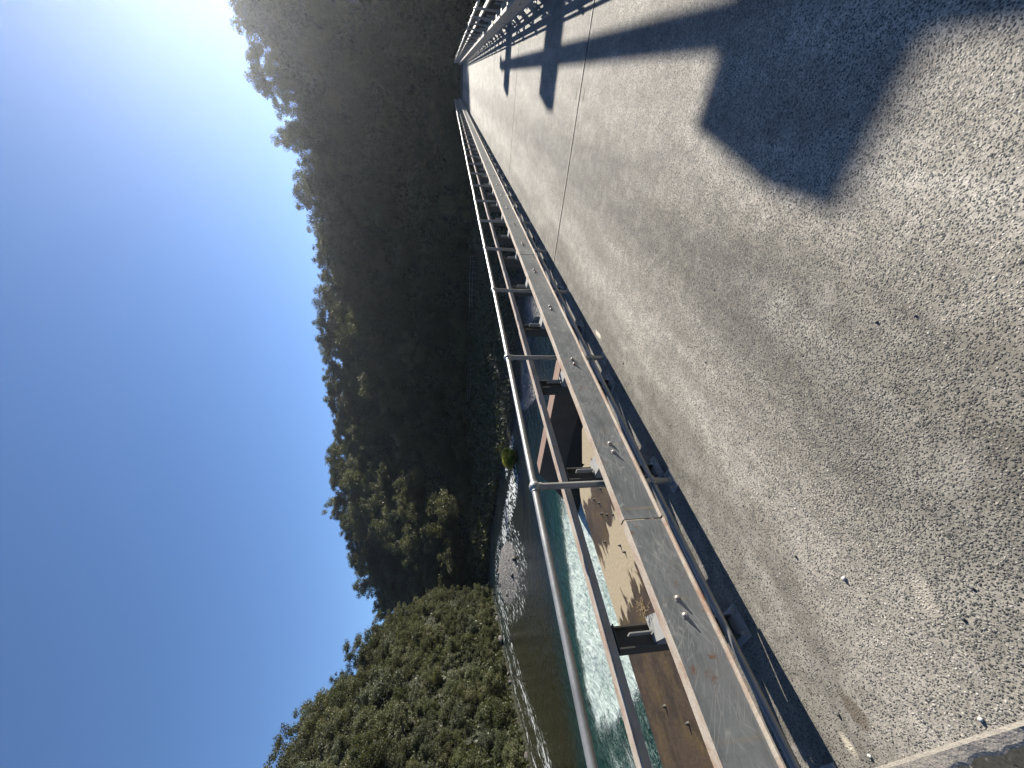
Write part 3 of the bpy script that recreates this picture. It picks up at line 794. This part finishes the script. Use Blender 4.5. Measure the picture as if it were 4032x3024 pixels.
def terrain_z(x, y):
    x = np.asarray(x, float); y = np.asarray(y, float)
    az = np.degrees(np.arctan2(x, y)); d = np.hypot(x, y)
    sh = np.interp(az, AZ_F, D_SH) + 2.0 * fbm(x, y, 0.12, 3); ba = np.interp(az, AZ_F, D_BA); ri = np.interp(az, AZ_F, D_RI); el = np.interp(az, AZ_F, EL_S)
    zb = -2.9
    zr = ri * np.tan(np.radians(el)) + 1.6 - TREE_F
    t = np.clip((d - ba) / (ri - ba), 0, 1)
    hill = zb + (zr - zb) * (1 - (1 - t) ** 1.12)
    hill = np.where(d > ri, zr - (d - ri) * 0.25, hill)
    tb = np.clip((d - sh) / np.maximum(ba - sh, 1), 0, 1)
    bank = -5.15 + 2.25 * tb ** 1.1 + 0.35 * fbm(x, y, 0.25, 3) * np.clip((d - sh) / 5, 0, 1)
    bed = -5.15 - np.clip((sh - d) * 0.09, 0, 1.6)
    far = np.where(d > ba, hill, np.where(d > sh, bank, bed))
    far = far + np.where(d > ba, 3.2 * fbm(x, y, 0.045, 4) * np.clip((d - ba) / 15, 0, 1), 0)
    ns = np.interp(az, AZ_N, NSH); nel = np.interp(az, AZ_N, NEL)
    nr = ns + 27
    nzr = nr * np.tan(np.radians(nel)) + 1.6 - TREE_N
    t = np.clip((d - ns) / 27.0, 0, 1)
    nh = np.where(d < ns, -5.15 - np.clip((ns - d) * 0.12, 0, 1.5), np.where(d <= nr, -5.1 + (nzr + 5.1) * (1 - (1 - t) ** 1.25), nzr - (d - nr) * 0.55))
    nh = nh + np.where(d > ns, 1.2 * fbm(x + 50, y, 0.10, 4) * np.clip((d - ns) / 6, 0, 1), 0)
    nh = np.where(az > -62.8, -7.0, nh)
    nh = np.where(az < -179.9, -7.0, nh)
    z = np.maximum(far, nh)
    # embankment carrying the far road, and the bank behind the photographer
    emb = -0.22 - np.maximum(0, np.abs(x + 0.5) - 3.6) * 0.55
    emb = np.where((y > 57.5) & (y < 76), emb, -9) + np.where(y < 60, -(60 - y) * 1.0, 0)
    z = np.where((y > 57.5) & (y < 75) & (np.abs(x + 0.5) < 3.6), -0.22, np.maximum(z, emb))
    back = -0.35 - np.clip((x * 0 + y + 2.0) * 1.2, 0, 8) - np.maximum(0, np.abs(x + 0.5) - 8) * 0.35
    z = np.where((y < 4) , np.maximum(z, np.where(np.abs(x) < 30, back, -9)), z)
    return z

azs = np.radians(np.concatenate([np.arange(-180, -86, 3.0), np.arange(-86, 15, 0.6), np.arange(15, 180.1, 3.0)]))
ds = np.concatenate([np.arange(3, 40, 2.0), np.arange(40, 160, 1.15), np.arange(160, 300, 6), np.arange(300, 421, 20)])
A, D = np.meshgrid(azs, ds, indexing='ij')
TX, TY = D * np.sin(A), D * np.cos(A)
TZ = terrain_z(TX, TY)
na, nd = A.shape
idx = np.arange(na * nd).reshape(na, nd)
F = np.stack([idx[:-1, :-1], idx[1:, :-1], idx[1:, 1:], idx[:-1, 1:]], -1).reshape(-1, 4)
F = F[:, ::-1]
me = np_mesh('ground', np.stack([TX, TY, TZ], -1).reshape(-1, 3), F, M['terrain'], True, {'gravel': ((np.degrees(A) > -59) & (D < np.interp(np.degrees(A), [-58, -51, -48, -44, -37, -30, 0], [60, 54.5, 46.5, 39.5, 36.5, 35, 34]) + 2.5 * fbm(TX, TY, 0.3, 3))).astype(float).ravel()})
ter = link('ground', me); tag(ter, kind='structure')

# ------------------------------------------------------------------ river
ISL = (-47.8, 24.0)
def isl_u(x, y):
    c, s = math.cos(0.42), math.sin(0.42)
    dx, dy = x - ISL[0], y - ISL[1]
    u = dx * c - dy * s; v = dx * s + dy * c
    return u, v
xs = np.concatenate([np.arange(-140, -70, 3.0), np.arange(-70, -2, 0.5), np.arange(-2, 121, 4.0)])
ys = np.concatenate([np.arange(-60, -4, 3.0), np.arange(-4, 46, 0.5), np.arange(46, 121, 3.0)])
X, Y = np.meshgrid(xs, ys, indexing='ij')
xl = np.interp(Y, [-8, 0, 4.2, 5.5, 9.3, 12.5, 15.6, 17], [-28, -26.4, -24.2, -24.6, -23.4, -22.0, -20.8, -20.3])
foam = sstep(0, 1.5, X - xl) * sstep(3.0, 4.6, Y) * (1 - sstep(13.5, 16.5, Y)) * (1 - sstep(-13, -10, X))
foam = foam * (0.62 + 0.5 * sstep(2, 4, X - xl) + 0.5 * (1 - sstep(5, 9, np.abs(Y - 6))))
tail = sstep(0, 2.0, X - xl - 1.2) * (1 - sstep(2.5, 4.2, Y)) * sstep(-7, 1, Y) * 0.50
foam = np.maximum(np.clip(foam, 0, 1.15), tail)
teal = sstep(-6.5, 2.0, X - xl) * (1 - sstep(15.5, 21, Y)) * sstep(-30, -8, Y)
u, v = isl_u(X, Y)
isl_d = np.sqrt((u / 10.5) ** 2 + (v / 3.7) ** 2)
az = np.degrees(np.arctan2(X, Y)); dd = np.hypot(X, Y)
shn = np.interp(az, AZ_N, NSH)
rif = np.clip(1 - np.abs(shn - 2.0 - dd) / 3.2, 0, 1) * (az < -66) * 1.0
rif = np.maximum(rif, np.clip(1 - np.abs(shn - 7.5 - dd) / 7.5, 0, 1) * (az < -67) * 0.95)
rif = np.maximum(rif, np.clip(1.5 - np.abs(isl_d - 1.15) * 2.2, 0, 1) * 0.80)
def seg(ax, ay, bx, by, w):
    L2 = (bx - ax) ** 2 + (by - ay) ** 2
    t = np.clip(((X - ax) * (bx - ax) + (Y - ay) * (by - ay)) / L2, 0, 1)
    return np.clip(1 - np.hypot(X - ax - t * (bx - ax), Y - ay - t * (by - ay)) / w, 0, 1)
rif = np.maximum(rif, np.clip(seg(-33, 26.5, -46, 28.5, 3.4) * 1.8, 0, 1))
rif = np.maximum(rif, np.clip(seg(-31, 30, -38, 31.5, 2.0) * 1.4, 0, 0.9))
shal = sstep(-26, -31, X) * sstep(-58, -46, X) * (1 - 0.4 * sstep(22, 30, Y))
wz = -5.0 + 0.16 * np.clip(foam, 0, 1) * fbm(X, Y, 0.9, 3)
ni, nj = X.shape; idx = np.arange(ni * nj).reshape(ni, nj)
F = np.stack([idx[:-1, :-1], idx[1:, :-1], idx[1:, 1:], idx[:-1, 1:]], -1).reshape(-1, 4)
me = np_mesh('river', np.stack([X, Y, wz], -1).reshape(-1, 3), F, M['water'], True,
             {'foam': foam.ravel(), 'riffle': rif.ravel(), 'shallow': shal.ravel(), 'teal': teal.ravel()})
river = link('river', me); tag(river, kind='structure')

# gravel island
gx = np.linspace(-17, 17, 120); gy = np.linspace(-8, 8, 64)
GX, GY = np.meshgrid(gx, gy, indexing='ij')
rr2 = (GX / 12.0) ** 2 + (GY / 4.3) ** 2
GZ = -0.55 + 0.95 * np.exp(-rr2 * 0.9) + 0.14 * fbm(GX, GY, 1.3, 3) * np.exp(-rr2)
ni, nj = GX.shape; idx = np.arange(ni * nj).reshape(ni, nj)
F = np.stack([idx[:-1, :-1], idx[1:, :-1], idx[1:, 1:], idx[:-1, 1:]], -1).reshape(-1, 4)
isl = link('gravel_island', np_mesh('gravel_island', np.stack([GX, GY, GZ], -1).reshape(-1, 3), F, M['gravel'], True), None, (ISL[0], ISL[1], -5.0), (0, 0, -0.42))
tag(isl, kind='structure')

# boulders along the left bank and on the island
def boulder_mesh(seed):
    rs = np.random.default_rng(seed); b = MB(); b.ball((0, 0, 0), 1.0, 14, 9, sc=(1, 0.85, 0.7))
    vs = np.array(b.v); v0 = vs.copy()
    for k in range(5):
        dr = rs.normal(size=3); dr /= np.linalg.norm(dr); lim = rs.uniform(0.45, 0.75)
        pr = vs @ dr; vs -= np.outer(np.clip(pr - lim, 0, None) * 0.85, dr)
    vs += rs.normal(0, 0.018, vs.shape)
    b.v = [tuple(v) for v in vs]
    return b.mesh('boulder', M['rock'])
bms = [boulder_mesh(i + 20) for i in range(5)]
nb_ = 0
for i in range(34):
    a = -84.5 + 19.5 * (i + random.uniform(-0.9, 0.9)) / 34
    dsh = float(np.interp(a, AZ_N, NSH)) + random.uniform(-0.5, 1.6)
    x, y = dsh * math.sin(R(a)), dsh * math.cos(R(a))
    s = random.choice([0.16, 0.2, 0.22, 0.28, 0.3, 0.4, 0.6]) * random.uniform(0.8, 1.2)
    o = link('boulder', bms[i % 5], None, (x, y, -5.0 + s * 0.22), (random.uniform(-0.3, 0.3), random.uniform(-0.3, 0.3), random.uniform(0, 6.3)), (s * random.uniform(.8, 1.5), s, s * random.uniform(.7, 1.1)))
    tag(o, 'grey boulder at the water edge below the sunlit shrub bank', 'boulder', 'boulders along the left bank')
for i, (u0, v0, s) in enumerate([(-7.5, 0.3, 0.45), (-5.5, -1.0, 0.40), (4.5, 1.2, 0.35), (6.6, -0.6, 0.42), (-9.5, 0.8, 0.38), (1.0, -2.3, 0.40), (8.6, 0.9, 0.45)]):
    c, sn = math.cos(-0.42), math.sin(-0.42)
    o = link('island_stone', bms[(i + 2) % 5], None, (ISL[0] + u0 * c - v0 * sn, ISL[1] + u0 * sn + v0 * c, -4.85), (0, 0, i), (s, s * 0.8, s * 0.8))
    tag(o, 'rounded stone on the edge of the gravel island', 'stone', 'stones on the gravel island')

# ------------------------------------------------------------------ trees
def crown_mesh(name, seed, lobes, n, aspect, leaf, mat, droop=0.0):
    """unit crown (radius about 1): sprays of leaf faces around a ragged set of branch ends"""
    rs = np.random.default_rng(seed)
    lobes = lobes + 16
    th = rs.uniform(0, 2 * np.pi, lobes); zz = rs.uniform(-0.85, 1.0, lobes)
    env = np.sqrt(np.clip(1 - (0.75 * zz) ** 2, 0.05, 1)) * (1 + 0.28 * np.sin(th * 2 + rs.uniform(0, 6)) + 0.2 * np.sin(th * 3 + rs.uniform(0, 6)))
    rr_ = env * rs.uniform(0.25, 0.88, lobes)
    c = np.stack([rr_ * np.cos(th), rr_ * np.sin(th), zz * aspect * 0.85], 1)
    rad = rs.uniform(0.13, 0.40, lobes) * (1.1 - 0.35 * np.abs(zz))
    pick = rs.choice(lobes, n, p=rad ** 1.8 / (rad ** 1.8).sum())
    d = rs.normal(size=(n, 3)); d /= np.linalg.norm(d, axis=1)[:, None]
    r = rad[pick] * (1 - 0.55 * rs.random(n) ** 2.0) * (1 + 0.24 * rs.normal(size=n))
    ax = c / (np.linalg.norm(c, axis=1)[:, None] + 1e-6)
    p = c[pick] + d * r[:, None] * np.array([1, 1, 0.72]) + ax[pick] * (rs.random(n) ** 2 * 0.10)[:, None]
    p[:, 2] -= droop * (p[:, 0] ** 2 + p[:, 1] ** 2)
    nrm = d + rs.normal(0, 0.75, (n, 3)) + np.array([0, 0, 0.35]); nrm /= np.linalg.norm(nrm, axis=1)[:, None]
    t1 = np.cross(nrm, rs.normal(size=(n, 3))); t1 /= np.linalg.norm(t1, axis=1)[:, None]
    t2 = np.cross(nrm, t1)
    s = leaf * rs.uniform(0.45, 1.35, n)
    a = t1 * s[:, None]; b = t2 * (s * rs.uniform(0.35, 0.7, n))[:, None]
    k = nrm * (s * 0.25)[:, None]
    V = np.stack([p - a - k, p - b * 0.9 + a * .1, p + a - k, p + b], 1).reshape(-1, 3)
    F = np.arange(n * 4).reshape(-1, 4)
    return np_mesh(name, V, F, mat)
def trunk_mesh(seed, limbs=5):
    rs = random.Random(seed); b = MB()
    p = Vector((0, 0, -0.25)); r = 0.075; d = Vector((rs.uniform(-.1, .1), rs.uniform(-.1, .1), 1)).normalized()
    for k in range(5):
        q = p + d * 0.36; b.tube(p, q, r, r * 0.8, n=7, caps=False)
        if k >= 1:
            for j in range(2):
                a = rs.uniform(0, 6.28); e = Vector((math.cos(a), math.sin(a), rs.uniform(0.4, 1.0))).normalized()
                m1 = q + e * 0.35; b.tube(q, m1, r * 0.5, r * 0.32, n=5, caps=False)
                e2 = (e + Vector((rs.uniform(-.5, .5), rs.uniform(-.5, .5), 0.3))).normalized()
                b.tube(m1, m1 + e2 * 0.3, r * 0.32, r * 0.12, n=4, caps=False)
        p = q; r *= 0.78; d = (d + Vector((rs.uniform(-.2, .2), rs.uniform(-.2, .2), 0.1))).normalized()
    return b.mesh('trunk', M['bark'])
trunks = [trunk_mesh(i) for i in range(4)]
CR = {
    'tall': [crown_mesh('crown', 100 + i, 20, 7000, 1.3, 0.046, M['leaf_dark']) for i in range(4)],
    'wide': [crown_mesh('crown', 200 + i, 18, 7000, 0.8, 0.047, M['leaf_dark'], 0.1) for i in range(3)],
    'mid': [crown_mesh('crown', 300 + i, 18, 7000, 1.0, 0.046, M['leaf_mid']) for i in range(3)],
    'shrub': [crown_mesh('crown', 400 + i, 14, 6500, 0.75, 0.047, M['leaf_shrub']) for i in range(3)],
    'grey': [crown_mesh('crown', 500 + i, 14, 6500, 0.80, 0.05, M['leaf_grey']) for i in range(2)],
    'shrubt': [crown_mesh('crown', 600 + i, 16, 6500, 1.05, 0.045, M['leaf_mid']) for i in range(2)],
}
def place_tree(kind, x, y, z, rad, hgt, name, label, cat, group, rng):
    """rad = crown radius, hgt = height of crown centre above ground"""
    o = empty(name, (x, y, z), rng.uniform(0, 6.28)); tag(o, label, cat, group)
    c = link('crown', rng.choice(CR[kind]), o, (0, 0, hgt), (rng.uniform(-.12, .12), rng.uniform(-.12, .12), 0), (rad * rng.uniform(.78, 1.25), rad * rng.uniform(.78, 1.25), rad * rng.uniform(.8, 1.3)))
    link('trunk', rng.choice(trunks), o, (0, 0, 0), None, (rad * 0.8, rad * 0.8, max(hgt * 0.62, 0.3)))
    return o
rng = random.Random(21)
placed = []
def ok(x, y, m):
    for px, py, pm_ in placed:
        if (px - x) ** 2 + (py - y) ** 2 < (0.5 * (m + pm_)) ** 2: return False
    return True
def far_tree(a, t, sc=1.0, kind=None):
    ba, ri = np.interp(a, AZ_F, D_BA), np.interp(a, AZ_F, D_RI)
    d = ba + t * (ri - ba); x, y = d * math.sin(R(a)), d * math.cos(R(a))
    if abs(x + 0.5) < 6 and y < 80: return False
    rad = rng.uniform(2.9, 4.8) * sc * (d / 120) ** 0.6
    if not ok(x, y, rad * 1.05): return False
    placed.append((x, y, rad * 1.05))
    z = float(terrain_z(x, y))
    k = kind or rng.choices(['tall', 'wide', 'mid'], [4, 3, 3] if a > -30 else [2, 2, 5])[0]  # more paler crowns to the left, sunlit tops put into their colour
    h = rad * rng.uniform(0.75, 1.15)
    place_tree(k, x, y, z - 0.3, rad, h, 'forest_tree', 'bushy evergreen tree growing among many on the far shaded hillside', 'tree', 'trees on the far hillside', rng)
    return True
cnt = 0; tries = 0
# ridge line first, then the slope
a = -68.0
while a < 7.5:
    if far_tree(a, rng.uniform(0.90, 1.02)): cnt += 1
    a += rng.uniform(0.5, 1.2)
while cnt < 265 and tries < 9000:
    tries += 1
    a = rng.uniform(-69, 8.5); t = rng.random() ** 1.0 * 0.95
    if far_tree(a, t, 1.0): cnt += 1
# sunlit line of bushy trees along the foot of the far hill
for i in range(22):
    a = -52 + 26 * (i + rng.uniform(-.3, .3)) / 22
    d = np.interp(a, AZ_F, D_BA) + rng.uniform(-3, 1); x, y = d * math.sin(R(a)), d * math.cos(R(a))
    rad = rng.uniform(1.6, 2.6)
    place_tree('mid', x, y, float(terrain_z(x, y)) - .2, rad, rad * 0.85, 'bank_tree', 'low rounded tree in the row along the foot of the far hill', 'tree', 'row of trees at the foot of the far hill', rng)
# trees at the far bridge end that shade the last metres of the deck
for x, y, r_, h in ((8.5, 76, 3.6, 4.6), (5.6, 70, 3.0, 4.4), (9.8, 68, 3.2, 4.2), (-7.5, 74, 3.4, 4.0), (-9.5, 66, 3.0, 3.4), (13, 73, 3.6, 4.5), (1.5, 79, 3.0, 3.2), (-3.2, 77, 2.8, 2.8), (4.5, 84, 3.2, 3.6)):
    place_tree('wide', x, y, float(terrain_z(x, y)) - .2, r_, h, 'roadside_tree', 'dark dense tree standing beside the road past the far bridge end', 'tree', 'trees at the far bridge end', rng)

# near hill: shrubs and small trees, denser
placed = []
cnt = 0; tries = 0
def near_tree(a, t):
    ns = float(np.interp(a, AZ_N, NSH)); d = ns + 0.5 + t * 28
    x, y = d * math.sin(R(a)), d * math.cos(R(a))
    if t < 0.35: rad = rng.uniform(0.9, 1.9)
    else: rad = rng.uniform(1.3, 2.7)
    if a > -67.5: rad *= 0.75
    if not ok(x, y, rad * 0.98): return False
    placed.append((x, y, rad * 0.98))
    z = float(terrain_z(x, y))
    if t > 0.75: k, nm, lb, cat, gp = rng.choice(['shrubt', 'mid', 'tall']), 'ridge_tree', 'small olive tree on the upper slope of the sunlit left hill', 'tree', 'trees on top of the left hill'
    elif rng.random() < 0.16: k, nm, lb, cat, gp = 'grey', 'grey_shrub', 'grey green shrub on the sunlit left bank', 'shrub', 'grey shrubs on the left bank'
    else: k, nm, lb, cat, gp = rng.choice(['shrub', 'shrub', 'shrubt']), 'bank_shrub', 'dense green shrub on the sunlit left bank above the river', 'shrub', 'green shrubs on the left bank'
    place_tree(k, x, y, z - 0.15, rad, rad * rng.uniform(0.6, 0.85), nm, lb, cat, gp, rng)
    return True
while cnt < 230 and tries < 8000:
    tries += 1
    if near_tree(rng.uniform(-86.5, -65.2), rng.random() ** (2.2 if cnt < 70 else 0.8)): cnt += 1
# the single feathery tree breaking the skyline where the two hills meet
a = R(-70.4); d = 88; x, y = d * math.sin(a), d * math.cos(a)
place_tree('tall', x, y, float(terrain_z(x, y)) - .3, 2.9, 3.3, 'skyline_tree', 'lone feathery tree breaking the skyline where the two hills meet', 'tree', None, rng)

# bright yellow-green bush at the end of the gravel bank
def spiky_bush(seed, n, r):
    rs = np.random.default_rng(seed)
    d = rs.normal(size=(n, 3)); d[:, 2] = np.abs(d[:, 2]) * 1.1 + 0.15; d /= np.linalg.norm(d, axis=1)[:, None]
    r1 = r * rs.uniform(0.55, 1.08, n); r0 = r1 * rs.uniform(0.2, 0.7, n)
    sd_ = np.cross(d, rs.normal(size=(n, 3))); sd_ /= np.linalg.norm(sd_, axis=1)[:, None]
    wv_ = 0.030 * r
    tip = d * r1[:, None]; tip[:, 2] -= 0.12 * r1
    V = np.stack([d * r0[:, None] - sd_ * wv_, d * r0[:, None] + sd_ * wv_, tip + sd_ * wv_ * .6, tip - sd_ * wv_ * .6], 1).reshape(-1, 3)
    return np_mesh('foliage', V, np.arange(n * 4).reshape(-1, 4), M['leaf_bright'])
bu = empty('round_bush', (-31.6, 28.0, -4.92)); tag(bu, 'bright yellow green round bush at the water edge on the gravel bank', 'bush')
for bi, (bx_, by_, bz_, br_) in enumerate(((0, 0, 0.25, 1.15), (0.75, -0.3, 0.1, 0.75), (-0.7, 0.35, 0.05, 0.85), (0.1, 0.6, 0.55, 0.8))):
    link('foliage', spiky_bush(4 + bi, 1900, br_), bu, (bx_, by_, bz_))

b = MB()
for i in range(6):
    t_ = i * 1.05; b.tube((0, 0, -0.3), (0.5 * math.cos(t_), 0.5 * math.sin(t_), 0.7), 0.04, 0.015, n=5)
b.build('stems', M['bark'], bu)

# undergrowth: one mass of leaves hugging the ground of both hills
def undergrowth():
    rs = np.random.default_rng(77); N = 330000
    a = np.radians(rs.uniform(-88, 10, N)); 
    azd = np.degrees(a)
    ba = np.interp(azd, AZ_F, D_BA); ri = np.interp(azd, AZ_F, D_RI)
    far = rs.random(N) < 0.62
    low = rs.random(N) < 0.22
    lo_ = np.interp(azd, [-70, -60, -56, -51, -48, -44, -37, -30, 0], [95, 78, 66, 56, 49, 42, 39, 38, 38])
    d = np.where(far, np.where(low, lo_ + (ba - lo_) * rs.random(N), ba - 14 + (ri + 18 - ba) * rs.random(N)), np.interp(azd, AZ_N, NSH) + 0.15 + 30 * rs.random(N) ** 1.6)
    keep = far & (azd > -70) | (~far & (azd < -64.5))
    a, d, azd = a[keep], d[keep], azd[keep]; far = far[keep]
    x, y = d * np.sin(a), d * np.cos(a)
    k2 = ~((np.abs(x + 0.5) < 4.0) & (y < 73)); k2 &= ~((azd > -41) & (azd < -19) & (np.abs(d - np.interp(azd, [-40, -34, -27, -20], [88, 83, 80, 77]) + 3) < 5)); x, y, d, far = x[k2], y[k2], d[k2], far[k2]
    n = len(x); z = terrain_z(x, y)
    clump = np.clip(fbm(x, y, 0.35, 3) + 0.35, 0, 1.2)
    p = np.stack([x, y, z + rs.random(n) * (0.4 + 2.6 * clump * np.clip((np.hypot(x, y) - 60) / 40, 0.35, 1)) * np.where(far, 1.0, 0.55)], 1)
    nr = rs.normal(size=(n, 3)) + np.array([0, -0.3, 0.8]); nr /= np.linalg.norm(nr, axis=1)[:, None]
    t1 = np.cross(nr, rs.normal(size=(n, 3))); t1 /= np.linalg.norm(t1, axis=1)[:, None]; t2 = np.cross(nr, t1)
    s = rs.uniform(0.22, 0.55, n) * np.where(far, 1.15 * np.clip((np.hypot(x, y) - 15) / 85, 0.28, 1.1), 0.5)
    a1 = t1 * s[:, None]; b1 = t2 * (s * 0.6)[:, None]
    V = np.stack([p - a1, p - b1, p + a1, p + b1], 1).reshape(-1, 3)
    return np_mesh('undergrowth', V, np.arange(n * 4).reshape(-1, 4), M['under'])
ug = link('undergrowth', undergrowth()); tag(ug, 'dense low undergrowth covering both hillsides between the trees', 'undergrowth', None, 'stuff')

# far handrail along the path below the hill
def path_pt(a):
    d = float(np.interp(a, [-40, -34, -27, -20], [88, 83, 80, 77])); x, y = d * math.sin(R(a)), d * math.cos(R(a))
    return Vector((x, y, float(terrain_z(x, y))))
pr = empty('path_railing', path_pt(-27)); tag(pr, 'faint thin railing along the path at the foot of the far hill', 'railing')
inv = -pr.location
aa = [-40 + 0.75 * i for i in range(28)]
ptsr = [path_pt(a) + inv for a in aa]
m = MB()
for z in (0.55, 1.05):
    for p, q in zip(ptsr[:-1], ptsr[1:]): m.tube(p + Vector((0, 0, z)), q + Vector((0, 0, z)), 0.03, n=6, caps=False)
m.build('rails', M['galv'], pr)
b = MB(); b.tube((0, 0, -0.2), (0, 0, 1.05), 0.03, n=6); mp_ = b.mesh('post', M['galv'])
for p in ptsr: link('post', mp_, pr, p)

# ------------------------------------------------------------------ haze volume added for the veil of sun glare
HZ = 0.00015
if HZ > 0:
    t = NT('glare_haze'); pv = t.node('ShaderNodeVolumePrincipled')
    pv.inputs['Color'].default_value = (0.86, 0.90, 1.0, 1); pv.inputs['Density'].default_value = HZ; pv.inputs['Anisotropy'].default_value = 0.72
    t.lk(pv.outputs[0], t.out.inputs['Volume'])
    b = MB(); b.box((0, 0, 48.5), (860, 860, 113)); hz = b.build('haze', t.mat); tag(hz, kind='stuff'); hz['label'] = 'thin pale haze added for the veil of sun glare over the valley'; hz['category'] = 'haze'
